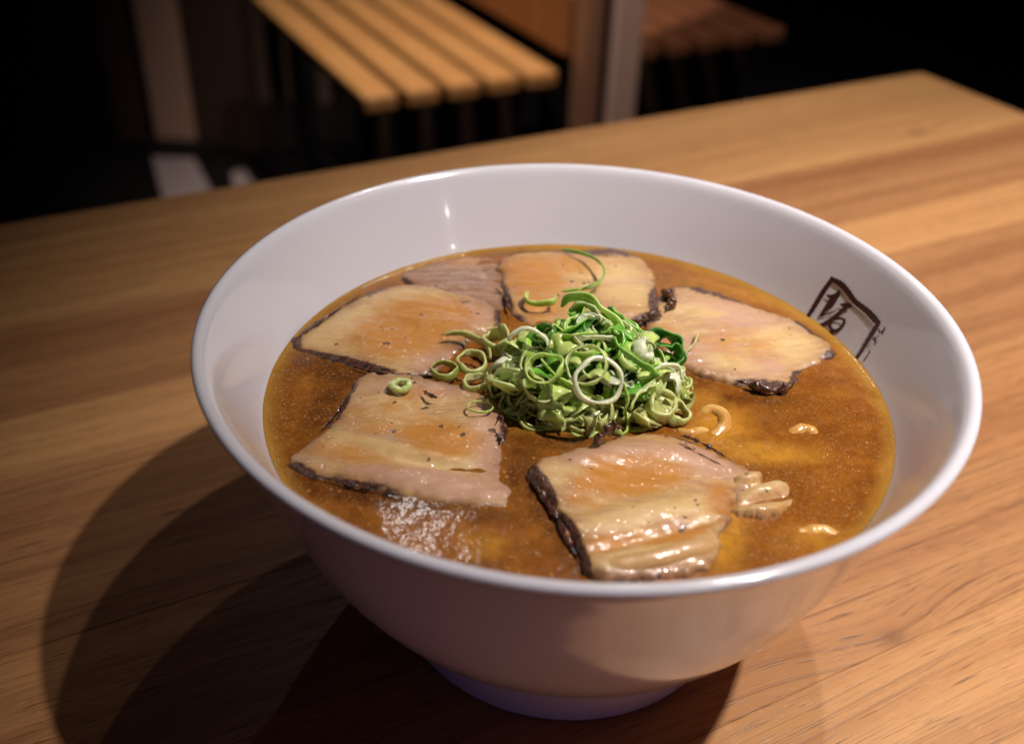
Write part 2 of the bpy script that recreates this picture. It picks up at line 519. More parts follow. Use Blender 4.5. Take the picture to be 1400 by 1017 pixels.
# ------------------------------------------------------------------ bowl
bowl = empty('noodle_bowl', (0, 0, 0))
tag(bowl, 'large white porcelain bowl full of brown noodle soup, square brown emblem inside', 'bowl')
outer = [(0.527, 0.165), (0.575, 0.200), (0.640, 0.265), (0.708, 0.350), (0.770, 0.450), (0.813, 0.545), (0.852, 0.65), (0.893, 0.77),
         (0.935, 0.880), (0.968, 0.955), (0.982, 0.985)]
inner_knots = [(0.950, 0.985), (0.935, 0.955), (0.908, 0.900), (0.884, 0.850), (0.853, 0.788), (0.80, 0.695), (0.72, 0.570), (0.60, 0.430), (0.42, 0.320), (0.20, 0.265), (0.0, 0.250)]
op = smooth_poly(outer, 46)
lip = [(0.9905, 0.9975), (0.9965, 1.0045), (0.9990, 1.0110), (0.9965, 1.0180), (0.9885, 1.0225), (0.9780, 1.0225), (0.9675, 1.0150), (0.9580, 1.0010)]
ip = smooth_poly(inner_knots, 50)
prof = [tuple(p) for p in op]+lip+[tuple(p) for p in ip]
body = lathe('body', prof, 192, PORC, bowl)
bm_ = bmesh.new(); bm_.from_mesh(body.data); bmesh.ops.remove_doubles(bm_, verts=bm_.verts, dist=1e-6); bmesh.ops.recalc_face_normals(bm_, faces=bm_.faces); bm_.to_mesh(body.data); bm_.free()
foot = [(0.30, 0.168), (0.470, 0.150), (0.470, 0.010), (0.478, 0.002), (0.505, 0.001), (0.514, 0.006), (0.517, 0.016), (0.520, 0.08), (0.523, 0.135), (0.535, 0.172), (0.45, 0.19), (0.30, 0.19)]
fo = lathe('foot_ring', foot, 160, PORC, bowl, close=True)
fix_normals(fo.data)

ipn = np.array(ip)[::-1]        # z ascending
def r_in(z): return float(np.interp(z, ipn[:, 1], ipn[:, 0]))
def on_inner_wall(px, py, lift=0.0025):
    """where the line of sight meets the far inner wall of the bowl"""
    lo, hi = 0.70, 0.985
    f = lambda z: math.hypot(*(np.array(at(px, py, z*S))[:2]/S))-(r_in(z)-lift)
    a, b = hi, lo
    # walking down the line of sight it starts inside the bowl and ends beyond the wall
    for _ in range(40):
        m = 0.5*(a+b)
        if f(m) < 0: a = m
        else: b = m
    return at(px, py, 0.5*(a+b)*S)

def zz(x, y): return (1050+x/5.98, 350+y/5.98)
strokes = [
    [(528, 172, 30), (505, 215, 40), (460, 280, 44), (405, 370, 42), (350, 460, 36), (302, 528, 26)],
    [(512, 188, 34), (550, 205, 50), (600, 235, 56), (650, 290, 54), (705, 368, 52), (760, 412, 54), (820, 460, 58), (870, 515, 60), (908, 555, 44)],
    [(905, 545, 34), (870, 600, 40), (820, 680, 36), (760, 780, 30), (690, 880, 26)],
    [(298, 530, 22), (340, 580, 22), (400, 622, 20), (470, 655, 20), (530, 690, 26), (575, 735, 30), (605, 790, 22), (640, 855, 18)],
    [(478, 322, 14), (520, 335, 44), (555, 330, 60), (575, 300, 34), (584, 278, 6)],
    [(545, 335, 60), (525, 370, 66), (500, 405, 60), (465, 440, 34), (440, 475, 28), (426, 498, 18)],
    [(424, 492, 18), (470, 478, 16), (520, 462, 14), (552, 446, 8)],
    [(588, 394, 8), (620, 402, 40), (655, 408, 50), (686, 410, 16)],
    [(640, 420, 40), (590, 460, 34), (540, 500, 36), (495, 535, 38), (440, 565, 34), (395, 580, 16)],
    [(505, 545, 30), (540, 520, 24), (590, 512, 24), (622, 525, 26), (615, 560, 28), (580, 600, 30), (540, 612, 32), (512, 590, 30), (500, 555, 26)],
    [(515, 600, 30), (520, 640, 28), (518, 690, 22)],
    [(955, 578, 8), (945, 605, 14), (925, 640, 14)], [(905, 610, 10), (930, 618, 12)], [(898, 590, 8), (915, 632, 10)],
    [(880, 660, 10), (862, 690, 12)], [(848, 668, 8), (880, 705, 12)], [(885, 690, 10), (868, 728, 10)],
    [(832, 778, 10), (810, 815, 9), (782, 862, 8)]]
ev, ef = [], []
for stt in strokes:
    q = smooth_poly(stt, max(8, len(stt)*6)) if len(stt) > 2 else smooth_poly(stt, 6)
    base = len(ev)
    for k in range(len(q)):
        d = q[min(k+1, len(q)-1), :2]-q[max(k-1, 0), :2]
        d = d/np.linalg.norm(d)
        nrm = np.array([-d[1], d[0]])
        w = max(q[k, 2], 4)*0.44*(1+0.10*math.sin(k*1.7+base))
        for s in (-1, 0, 1):
            p = q[k, :2]+nrm*w*s
            ev.append(on_inner_wall(*zz(*p)))
    for k in range(len(q)-1):
        for c in (0, 1):
            a = base+k*3+c
            ef.append((a, a+1, a+4, a+3))
em = mesh_obj('emblem', ev, ef, INK, bowl)
em['label'] = 'dark brown square brush-drawn emblem with a kanji character'

# ------------------------------------------------------------------ broth
ZS = 0.775*S
RS = r_in(0.775)+0.004
nr, na = 110, 280
bv, bf = [(0, 0, ZS)], []
for i in range(1, nr+1):
    r = RS*i/nr
    for j in range(na):
        a = 2*math.pi*j/na
        z = ZS+0.0009*math.exp(-(RS-r)*S/0.0012)
        p = Vector((r*S*math.cos(a), r*S*math.sin(a), 0))
        z += 0.00018*noise.noise(p*90)
        bv.append((p.x, p.y, z))
for j in range(na):
    bf.append((0, 1+j, 1+(j+1) % na))
for i in range(nr-1):
    for j in range(na):
        a = 1+i*na+j
        b = 1+i*na+(j+1) % na
        bf.append((a, a+na, b+na, b))
broth = mesh_obj('broth', bv, bf, BROTH)
tag(broth, 'glossy brown soup broth with yellow oil along its edge filling the white bowl', 'soup')

# ------------------------------------------------------------------ pork slices
def blob(px, py, lst):
    """lst of (x, y, rx, ry, angle in degrees, amount); soft ellipses in the slice"""
    out = np.zeros_like(px)
    for x, y, rx, ry, an, am in lst:
        c, s = math.cos(math.radians(an)), math.sin(math.radians(an))
        dx, dy = px-x, py-y
        a = (dx*c+dy*s)/rx
        b = (-dx*s+dy*c)/ry
        out = np.maximum(out, am*np.clip(1.55-np.sqrt(a*a+b*b), 0, 1))
    return np.clip(out, 0, 1)

def pork_slice(outline, label, mat, lift, stain, char, grain_deg, seed, fat=(), lean=(), edge_amt=1.0, thick=0.0055, tilt=(0, 0), bumps=(), grp='grilled pork slices on the broth', spacing=0.0011):
    """outline traced on the slice's top; lift = mm over the broth at its middle; tilt = mm of rise per cm in world x, y"""
    z0 = ZS+lift*0.001
    q = smooth_poly(outline, 230, True)
    P = np.array([tuple(at(x, y, z0)) for x, y in q])[:, :2]
    nrm = np.roll(P, -1, 0)-np.roll(P, 1, 0)
    nrm = np.stack([nrm[:, 1], -nrm[:, 0]], 1)
    nrm /= np.linalg.norm(nrm, axis=1)[:, None]
    for i in range(len(P)):
        w = noise.noise(Vector((P[i, 0]*420, P[i, 1]*420, seed*9.1)))*0.0011+noise.noise(Vector((P[i, 0]*1300, P[i, 1]*1300, seed*4.0)))*0.0006
        P[i] += nrm[i]*w
    lo, hi = P.min(0), P.max(0)
    g = []
    y = lo[1]; k = 0
    A, B = P, np.roll(P, -1, 0)
    def dist(pt):
        ab = B-A
        t = np.clip(((pt-A)*ab).sum(1)/(ab*ab).sum(1), 0, 1)
        return np.linalg.norm(A+ab*t[:, None]-pt, axis=1).min()
    def inside(pt):
        c = ((A[:, 1] > pt[1]) != (B[:, 1] > pt[1]))
        xs = (B[:, 0]-A[:, 0])*(pt[1]-A[:, 1])/(B[:, 1]-A[:, 1]+1e-15)+A[:, 0]
        return (np.sum(c & (pt[0] < xs)) % 2) == 1
    while y < hi[1]:
        x = lo[0]+(spacing*0.5 if k % 2 else 0)
        while x < hi[0]:
            pt = np.array([x+rnd.uniform(-.15, .15)*spacing, y+rnd.uniform(-.15, .15)*spacing])
            if inside(pt) and dist(pt) > spacing*0.45:
                g.append(pt)
            x += spacing
        y += spacing*0.866; k += 1
    n = len(P)
    allp = np.concatenate([P, np.array(g)])
    vv, ee, ff, *_ = delaunay_2d_cdt([Vector(p) for p in allp], [], [list(range(n))], 1, 1e-7)
    X = np.array([tuple(v) for v in vv])
    d = np.array([dist(p) for p in X])
    c0 = P.mean(0)
    th = math.radians(grain_deg)
    ex = np.array([math.cos(th), math.sin(th)]); ey = np.array([-math.sin(th), math.cos(th)])
    L = (X-c0)@np.stack([ex, ey], 1)*1000
    Z = np.zeros(len(X))
    for i, (x, y) in enumerate(X):
        Z[i] = 0.0015*noise.noise(Vector((x*55, y*55, seed*3.3)))+0.00025*noise.noise(Vector((x*260, y*260, seed*7.7)))
        Z[i] += 0.00035*noise.noise(Vector((L[i, 0]*0.05, L[i, 1]*0.42, seed)))
    e = np.clip(d/0.0022, 0, 1)
    Z += z0-0.0014*(1-np.sqrt(np.clip(1-(1-e)**2, 0, 1)))
    Z += (X[:, 0]-c0[0])*tilt[0]*0.1+(X[:, 1]-c0[1])*tilt[1]*0.1
    pts3 = np.concatenate([X, Z[:, None]], 1)
    px, py = to_px(pts3)
    for bx, by, rx, ry, an, am in bumps:
        Z += 0.001*am*blob(px, py, [(bx, by, rx, ry, an, 1)])
    st = blob(px, py, stain)
    ch = blob(px, py, char)*(0.45+0.55*np.exp(-d/0.0030))
    ed = np.exp(-d/0.0015)*edge_amt
    # boundary ring going down
    bnd = [i for i in range(len(X)) if d[i] < 1e-6]
    verts = [(X[i, 0], X[i, 1], Z[i]) for i in range(len(X))]
    faces = [tuple(f) for f in ff]
    edge_count = {}
    for f in faces:
        for a, b in zip(f, f[1:]+f[:1]):
            edge_count[(a, b)] = 1
    rim = [(a, b) for (a, b) in edge_count if (b, a) not in edge_count]
    low = {}
    for a, b in rim:
        for i in (a, b):
            if i not in low:
                low[i] = len(verts)
                verts.append((X[i, 0], X[i, 1], Z[i]-thick))
    side = [(b, a, low[a], low[b]) for a, b in rim]
    faces += side
    o = mesh_obj('pork_slice', verts, faces, mat)
    fix_normals(o.data)
    me = o.data
    ca = me.color_attributes.new('meat', 'FLOAT_COLOR', 'POINT')
    buf = np.zeros((len(me.vertices), 4), np.float32)
    m = len(X)
    inv = {v: k for k, v in low.items()}
    for i in range(len(me.vertices)):
        j = i if i < m else inv[i]
        buf[i] = (st[j], ch[j], min(ed[j], 1) if i < m else 0.6*edge_amt, 1)
    ca.data.foreach_set('color', buf.ravel())
    uvl = me.uv_layers.new(name='UVMap')
    lu = np.zeros((len(me.loops), 2), np.float32)
    vi = np.zeros(len(me.loops), np.int32)
    me.loops.foreach_get('vertex_index', vi)
    for k, i in enumerate(vi):
        lu[k] = L[i] if i < m else L[inv[i]]
    uvl.data.foreach_set('uv', lu.ravel())
    lay = np.zeros((len(me.vertices), 4), np.float32)
    fa, le = blob(px, py, fat), blob(px, py, lean)
    for i in range(len(me.vertices)):
        j = i if i < m else inv[i]
        lay[i] = (fa[j], le[j], 0, 1)
    me.color_attributes.new('layers', 'FLOAT_COLOR', 'POINT').data.foreach_set('color', lay.ravel())
    tag(o, label, 'pork slice', grp)
    return o

M1 = mat_meat('pork_left_back', seed=1)
M2 = mat_meat('pork_back', (0.50, 0.285, 0.105), (0.45, 0.240, 0.105), seed=2)
M3 = mat_meat('pork_right', (0.53, 0.320, 0.150), (0.47, 0.260, 0.145), seed=3, band=0.4)
M4 = mat_meat('pork_left_front', (0.49, 0.290, 0.115), (0.44, 0.255, 0.140), seed=4)
M5 = mat_meat('pork_front', (0.50, 0.290, 0.120), (0.45, 0.240, 0.125), seed=5, band=0.6)
M6 = mat_meat('pork_brown', (0.26, 0.120, 0.060), (0.20, 0.090, 0.052), seed=6, band=0.1)

p6 = pork_slice([(546, 380), (570, 364), (610, 354), (645, 349), (676, 352), (690, 370), (698, 400), (694, 430), (678, 440), (640, 425), (590, 405)],
    'mauve brown pork piece half sunk between the two back slices', M6, 0.5, [(650, 356, 40, 8, 0, 0.5)],
    [(552, 384, 16, 6, 25, 0.8), (600, 393, 50, 6, 12, 0.35), (694, 405, 9, 26, 10, 0.8)], 10, 6)
p2 = pork_slice([(680, 362), (700, 350), (740, 345), (790, 344), (830, 342), (868, 350), (890, 368), (900, 392), (902, 420), (890, 440), (840, 452), (780, 456), (730, 448), (704, 432), (690, 404)],
    'pork slice at the back behind the scallion heap, with a curled green strip on it', M2, 1.1, [(725, 378, 42, 26, 5, 0.9), (760, 362, 60, 14, 4, 0.6), (740, 420, 40, 20, 0, 0.6)],
    [(815, 344, 70, 9, 3, 0.95), (690, 410, 10, 26, -12, 0.95), (896, 412, 13, 22, 0, 1.0), (885, 437, 34, 11, -8, 1.0), (708, 436, 14, 9, 0, 0.7)], 4, 2, tilt=(0, 0.3), fat=[(820, 372, 60, 12, 3, 0.9), (860, 400, 40, 14, 0, 0.8)], lean=[(850, 385, 50, 8, 6, 0.7)])
p1 = pork_slice([(394, 466), (418, 446), (446, 426), (478, 408), (512, 393), (550, 387), (590, 391), (628, 399), (664, 409), (684, 424), (682, 444), (660, 456), (634, 470), (612, 490), (594, 506), (566, 512), (535, 511), (500, 503), (462, 492), (425, 480)],
    'pork slice at the left back with an orange broth stain, touching the bowl edge', M1, 1.5, [(560, 446, 62, 34, -8, 1.0), (520, 470, 50, 20, 10, 0.6), (600, 430, 50, 26, 0, 0.75)],
    [(430, 434, 66, 12, -35, 1.0), (500, 398, 50, 9, -15, 0.8), (470, 495, 80, 9, 12, 0.95), (404, 466, 14, 9, 0, 0.9), (560, 514, 44, 6, 2, 0.65), (682, 432, 10, 18, 0, 0.75), (645, 459, 14, 6, -30, 0.6)], -14, 1, tilt=(0.0, -0.1), fat=[(480, 440, 70, 18, -22, 0.95), (560, 405, 80, 10, -4, 0.9), (450, 470, 40, 10, 10, 0.7)], lean=[(640, 430, 40, 20, 0, 0.8), (590, 490, 40, 14, -20, 0.7)])
p3 = pork_slice([(888, 420), (905, 402), (922, 393), (960, 397), (1004, 408), (1050, 421), (1092, 437), (1126, 459), (1144, 480), (1122, 494), (1104, 502), (1096, 519), (1066, 533), (1040, 530), (1004, 522), (966, 512), (930, 498), (900, 478), (884, 450)],
    'pale pork slice on the right with black specks, its tip under the emblem', M3, 1.3, [(1010, 470, 60, 20, 10, 0.35), (905, 465, 20, 20, 0, 0.5)],
    [(1010, 408, 110, 8, 13, 0.85), (1110, 450, 40, 8, 30, 0.8), (1048, 527, 44, 11, 6, 1.0), (1090, 516, 16, 12, -30, 0.95), (1136, 485, 12, 9, 0, 0.85), (908, 404, 20, 13, 0, 1.0), (894, 430, 14, 14, 0, 0.95), (1076, 452, 10, 7, 20, 0.62), (1098, 468, 8, 5, 20, 0.66)], 12, 3, tilt=(-0.2, 0.2), fat=[(1080, 470, 46, 18, 20, 0.9), (950, 425, 40, 10, 8, 0.7), (1000, 495, 40, 12, 10, 0.7)], lean=[(1000, 430, 70, 14, 12, 0.9), (950, 480, 46, 18, 10, 0.9), (1040, 500, 40, 12, 10, 0.7)])
p4 = pork_slice([(496, 514), (530, 513), (575, 517), (620, 524), (656, 534), (684, 552), (696, 580), (692, 610), (692, 640), (704, 670), (702, 690), (676, 692), (630, 688), (580, 680), (530, 671), (480, 660), (436, 650), (402, 640), (394, 626), (412, 608), (440, 588), (462, 562), (476, 532)],
    'pork slice at the left front with a long groove and one thin green ring', M4, 1.2, [(600, 600, 52, 24, 8, 0.9), (520, 570, 50, 26, 0, 0.45), (480, 620, 60, 14, 12, 0.55), (570, 540, 30, 10, 0, 0.5)],
    [(470, 548, 9, 40, 32, 0.8), (420, 602, 14, 8, -35, 0.6), (470, 661, 90, 7, 8, 0.8), (412, 640, 22, 8, 15, 0.75), (690, 590, 10, 26, 0, 0.8), (590, 540, 16, 6, 30, 0.66), (610, 686, 60, 5, 6, 0.45), (560, 518, 60, 4, 4, 0.5)], 12, 4, tilt=(-0.2, 0.35), fat=[(490, 610, 90, 14, 14, 1.0), (560, 625, 90, 9, 10, 0.9), (540, 560, 50, 20, 10, 0.6)], lean=[(600, 660, 110, 18, 8, 1.0), (670, 600, 24, 60, 0, 0.95), (560, 530, 90, 10, 3, 0.7)],
    bumps=[(560, 614, 70, 9, 12, 1.0), (596, 634, 50, 5, 8, -1.0), (560, 655, 110, 14, 8, 0.8)])
p5 = pork_slice([(722, 640), (738, 628), (770, 620), (802, 610), (830, 596), (862, 590), (900, 588), (940, 596), (980, 614), (1016, 632), (1038, 650), (1022, 668), (1004, 684), (1000, 706), (990, 730), (984, 758), (960, 776), (915, 786), (865, 792), (822, 790), (800, 772), (786, 740), (764, 706), (738, 672)],
    'pork slice at the front with a black burnt left rind and yellow fat bands', M5, 1.5, [(860, 652, 70, 24, -6, 0.95), (930, 730, 50, 10, -14, 0.8), (985, 690, 20, 30, 0, 0.6), (800, 680, 30, 16, 0, 0.4), (840, 738, 70, 8, -12, 0.6)],
    [(836, 592, 26, 10, -20, 1.0), (742, 662, 12, 40, -30, 1.0), (786, 742, 12, 46, -25, 1.0), (940, 600, 30, 7, 20, 0.85), (985, 618, 18, 6, 30, 0.8), (728, 640, 12, 10, 0, 0.85), (1000, 668, 16, 4, 25, 0.6)], -13, 5, tilt=(-0.3, -0.2), thick=0.007, fat=[(880, 705, 90, 12, -13, 0.95), (880, 762, 80, 12, -10, 1.0), (970, 720, 24, 40, 0, 0.8), (760, 650, 24, 20, 0, 0.7)], lean=[(860, 618, 90, 12, -4, 1.0), (960, 630, 50, 16, 20, 0.9), (850, 720, 60, 7, -14, 0.6)],
    bumps=[(870, 700, 100, 14, -13, 0.9), (880, 734, 90, 5, -14, -1.4), (880, 760, 84, 12, -10, 0.9), (860, 620, 90, 12, -4, 0.8)])

# what shows through the broth: sunk dark meat edges (red channel), noodles and yellow oil (green channel)
bvx = np.array(bv)
bpx, bpy_ = to_px(bvx)
under = np.zeros((len(bv), 4), np.float32)
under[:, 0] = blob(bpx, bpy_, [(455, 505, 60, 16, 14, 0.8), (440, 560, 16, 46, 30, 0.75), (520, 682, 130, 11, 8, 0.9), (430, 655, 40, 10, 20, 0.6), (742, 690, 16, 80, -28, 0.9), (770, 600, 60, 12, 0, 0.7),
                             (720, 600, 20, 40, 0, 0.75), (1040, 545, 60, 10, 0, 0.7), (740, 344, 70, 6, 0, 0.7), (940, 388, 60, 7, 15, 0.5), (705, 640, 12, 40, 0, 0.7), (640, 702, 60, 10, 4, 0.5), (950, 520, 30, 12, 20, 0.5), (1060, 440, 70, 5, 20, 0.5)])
under[:, 1] = blob(bpx, bpy_, [(985, 585, 40, 26, 0, 0.8), (1040, 618, 70, 14, 4, 0.8), (990, 730, 26, 46, 0, 0.9), (960, 548, 24, 12, 0, 0.6), (660, 745, 30, 18, 0, 0.55), (1116, 735, 46, 14, 0, 0.45), (745, 585, 60, 10, 0, 0.35), (1000, 400, 80, 8, 14, 0.4)])
under[:, 3] = 1
broth.data.color_attributes.new('under', 'FLOAT_COLOR', 'POINT').data.foreach_set('color', under.ravel())

# burnt rinds and scraps standing proud of the slices
def rind(parent, path, w, h, seed, name='burnt_rind', mat=None):
    """a lumpy strip: path of (px, py, mm above broth), w and h half sizes in mm"""
    P = [np.array(at(x, y, ZS+z*0.001)) for x, y, z in path]
    q = smooth_poly([tuple(p) for p in P], 64)
    vs, fs = [], []
    m = 10
    for i in range(len(q)):
        d = Vector(q[min(i+1, len(q)-1)]-q[max(i-1, 0)]).normalized()
        s = d.cross(Vector((0, 0, 1))).normalized()
        u = s.cross(d)
        tt = i/(len(q)-1)
        tap = max(0.08, min(1, 4*tt, 4*(1-tt)))
        for k in range(m):
            a = 2*math.pi*k/m
            f = tap*max(0.04, 0.8+1.2*noise.noise(Vector((i*0.16, 0.3, seed*5.0)))+0.8*noise.noise(Vector((i*0.45, math.cos(a)*1.6, math.sin(a)*1.6+seed*3.0))))
            p = Vector(q[i])+s*math.cos(a)*w*0.00062*f+u*math.sin(a)*h*0.00075*f
            vs.append(p)
    for i in range(len(q)-1):
        for k in range(m):
            k2 = (k+1) % m
            fs.append((i*m+k, i*m+k2, (i+1)*m+k2, (i+1)*m+k))
    fs.append(tuple(range(m))[::-1])
    fs.append(tuple(range((len(q)-1)*m, len(q)*m)))
    o = mesh_obj(name, vs, fs, mat or CHAR, parent)
    fix_normals(o.data)
    return o

tc = NT('burnt_rind')
cco = tc.coord('Object')
cn = tc.noise(cco, 420, 4, 0.6, 0.3)
tc.bs(Base_Color=tc.ramp(cn, [(0.36, (0.014, 0.006, 0.005)), (0.52, (0.075, 0.024, 0.013)), (0.66, (0.27, 0.11, 0.05))]), Roughness=0.22, Coat_Weight=0.6, Coat_Roughness=0.08,
      Normal=tc.bump(tc.noise(cco, 700, 3), 0.7, 0.0008))
CHAR = tc.m
rind(p5, [(718, 642, 0.8), (730, 662, 1.0), (750, 690, 1.0), (769, 722, 0.9), (784, 752, 0.8), (800, 780, 0.5)], 1.3, 1.4, 1)
rind(p5, [(806, 612, 3.5), (822, 596, 5.5), (838, 583, 7.0), (852, 586, 6.0)], 1.4, 2.6, 2)
rind(p5, [(926, 594, 4), (950, 601, 4.4), (978, 616, 4.2), (1000, 630, 3.6)], 0.7, 0.9, 3)
rind(p3, [(1004, 519, 1.6), (1026, 526, 1.8), (1052, 534, 1.6), (1074, 531, 1.4), (1092, 517, 1.4)], 1.3, 1.8, 4)
rind(p3, [(902, 396, 3), (912, 402, 3.8), (920, 412, 3.8), (910, 424, 3.2)], 1.8, 1.8, 5)
rind(p2, [(860, 440, 2.6), (876, 437, 3), (892, 430, 3), (900, 418, 2.6)], 1.4, 1.5, 6)
rind(p2, [(682, 386, 2), (692, 400, 2.4), (694, 414, 2.2), (700, 430, 2)], 0.9, 1.2, 7)
rind(p4, [(676, 582, 3.6), (684, 572, 5.5), (690, 584, 4.4), (690, 600, 3.2)], 1.0, 1.5, 8)
rind(p4, [(578, 534, 3.2), (590, 541, 3.8), (600, 544, 3.2)], 0.7, 0.7, 9)
rind(p1, [(396, 468, 1.6), (424, 450, 2.0), (456, 428, 2.0), (494, 402, 1.6)], 0.7, 0.9, 10)
rind(p1, [(470, 496, 1.2), (510, 508, 1.4), (552, 514, 1.4), (600, 516, 1.2), (640, 522, 1.0)], 0.55, 0.9, 11)
rind(p4, [(420, 648, 1.2), (455, 656, 1.2), (500, 667, 1.2), (560, 679, 1.0)], 0.8, 0.8, 12)
rind(p4, [(478, 536, 1.6), (466, 556, 1.6), (452, 574, 1.4), (434, 592, 1.2)], 0.5, 0.8, 13)

# ------------------------------------------------------------------ noodles and fat lobes
tn = NT('noodle')
nco = tn.coord('Object')
tn.bs(Base_Color=tn.ramp(tn.noise(nco, 160, 3), [(0.35, (0.50, 0.24, 0.05)), (0.65, (0.68, 0.41, 0.13))]), Roughness=0.22, Coat_Weight=0.5, Coat_Roughness=0.1,
      Subsurface_Weight=0.2, Subsurface_Scale=0.003, Normal=tn.bump(tn.noise(nco, 500, 3), 0.25, 0.0004))
NOOD = tn.m
fatm = mat_meat('pork_fat', (0.50, 0.28, 0.11), (0.58, 0.36, 0.16), seed=9, band=0.3)

def tube(name, path, r, mat, parent=None, n=40, m=12, flat=1.0):
    P = [np.array(at(x, y, ZS+(z-0.8)*0.001)) for x, y, z in path]
    q = smooth_poly([tuple(p) for p in P], n)
    vs, fs = [], []
    for i in range(n):
        d = Vector(q[min(i+1, n-1)]-q[max(i-1, 0)]).normalized()
        s = d.cross(Vector((0, 0, 1))).normalized()
        u = s.cross(d)
        tt = i/(n-1)
        tap = math.sqrt(max(0.02, min(1, (1-(1-min(1, tt*8))**2), (1-(1-min(1, (1-tt)*8))**2))))
        for k in range(m):
            a = 2*math.pi*k/m
            w = r*0.001*tap*(1+0.16*noise.noise(Vector((i*0.2, k*0.4, r*11+path[0][0]))))
            vs.append(Vector(q[i])+s*math.cos(a)*w+u*math.sin(a)*w*flat)
    for i in range(n-1):
        for k in range(m):
            k2 = (k+1) % m
            fs.append((i*m+k, i*m+k2, (i+1)*m+k2, (i+1)*m+k))
    fs.append(tuple(range(m))[::-1]); fs.append(tuple(range((n-1)*m, n*m)))
    o = mesh_obj(name, vs, fs, mat, parent)
    fix_normals(o.data)
    return o

G = 'noodles breaking the broth surface'
tag(tube('noodle', [(956, 572, -1.2), (972, 562, 0.2), (988, 568, 0.7), (990, 584, 0.2), (978, 597, -0.8), (955, 606, -2)], 2.0, NOOD), 'curved yellow noodle end just right of the green scallion heap', 'noodle', G)
tag(tube('noodle', [(1072, 606, -2.4), (1084, 594, -0.6), (1098, 588, 0.1), (1110, 594, -0.5), (1116, 608, -2.4)], 2.0, NOOD), 'small pale noodle loop poking from open broth right of the heap', 'noodle', G)
tag(tube('noodle', [(985, 612, -1.9), (1005, 616, -0.9), (1030, 618, -1.2), (1060, 621, -1.45), (1100, 628, -2.2)], 1.6, NOOD), 'long thin noodle lying almost sunk above the front pork slice tip', 'noodle', G)
tag(tube('noodle', [(1080, 744, -2.6), (1098, 732, -0.9), (1118, 727, -0.3), (1136, 732, -0.8), (1150, 744, -2.6)], 2.0, NOOD), 'pale noodle bump near the right front rim of the bowl', 'noodle', G)
tag(tube('noodle', [(636, 758, -2.4), (650, 750, -1.5), (664, 750, -1.4), (680, 758, -2.4)], 1.9, NOOD), 'faint noodle bump in the broth near the front left rim', 'noodle', G)
tag(tube('noodle', [(920, 588, -1.5), (940, 594, 0.2), (960, 590, 0.0), (975, 598, -1.5)], 1.5, NOOD), 'short noodle stub between the scallion heap and the front pork slice', 'noodle', G)
flap = pork_slice([(996, 660), (1016, 649), (1036, 647), (1046, 658), (1064, 657), (1080, 664), (1088, 680), (1074, 696), (1046, 706), (1016, 704), (1000, 694), (1004, 678)],
    'x', fatm, 0.95, [(1060, 700, 30, 10, 0, 0.4)], [(1012, 668, 10, 3, 20, 0.8)], -10, 11, edge_amt=0.2, spacing=0.0007,
    fat=[(1040, 668, 40, 8, -12, 0.9), (1040, 696, 40, 8, -4, 0.8)],
    bumps=[(1024, 654, 22, 7, -6, 1.5), (1050, 669, 30, 7, -16, 1.6), (1044, 698, 34, 8, -6, 1.4), (1050, 683, 30, 4, -10, -1.1), (1036, 660, 18, 3, -10, -0.6)])
for k_ in ('label', 'category', 'group'):
    del flap[k_]
flap.name = 'fat_flap'
flap.parent = p5
tube('fat_lobe', [(800, 778, 0.6), (850, 774, 2.2), (900, 764, 2.6), (946, 752, 2.4), (976, 748, 1.0)], 2.6, mat_meat('pork_roll', seed=8), p5)

# ------------------------------------------------------------------ scallion
FRESH = mat_scallion('scallion_fresh', 0.22, 0.20)
SOAK = mat_scallion('scallion_soaked', 0.22, 0.12, 0.22)
TINT = {'pale': ((0.60, 0.74, 0.20), (0.80, 0.86, 0.48)), 'white': ((0.88, 0.89, 0.66), (0.88, 0.89, 0.68)), 'green': ((0.13, 0.44, 0.03), (0.42, 0.68, 0.11)),
        'dark': ((0.035, 0.20, 0.016), (0.11, 0.36, 0.04)), 'lime': ((0.44, 0.70, 0.09), (0.74, 0.86, 0.32)), 'soaked': ((0.60, 0.65, 0.20), (0.76, 0.74, 0.38)),
        'olive': ((0.34, 0.44, 0.08), (0.62, 0.62, 0.24))}

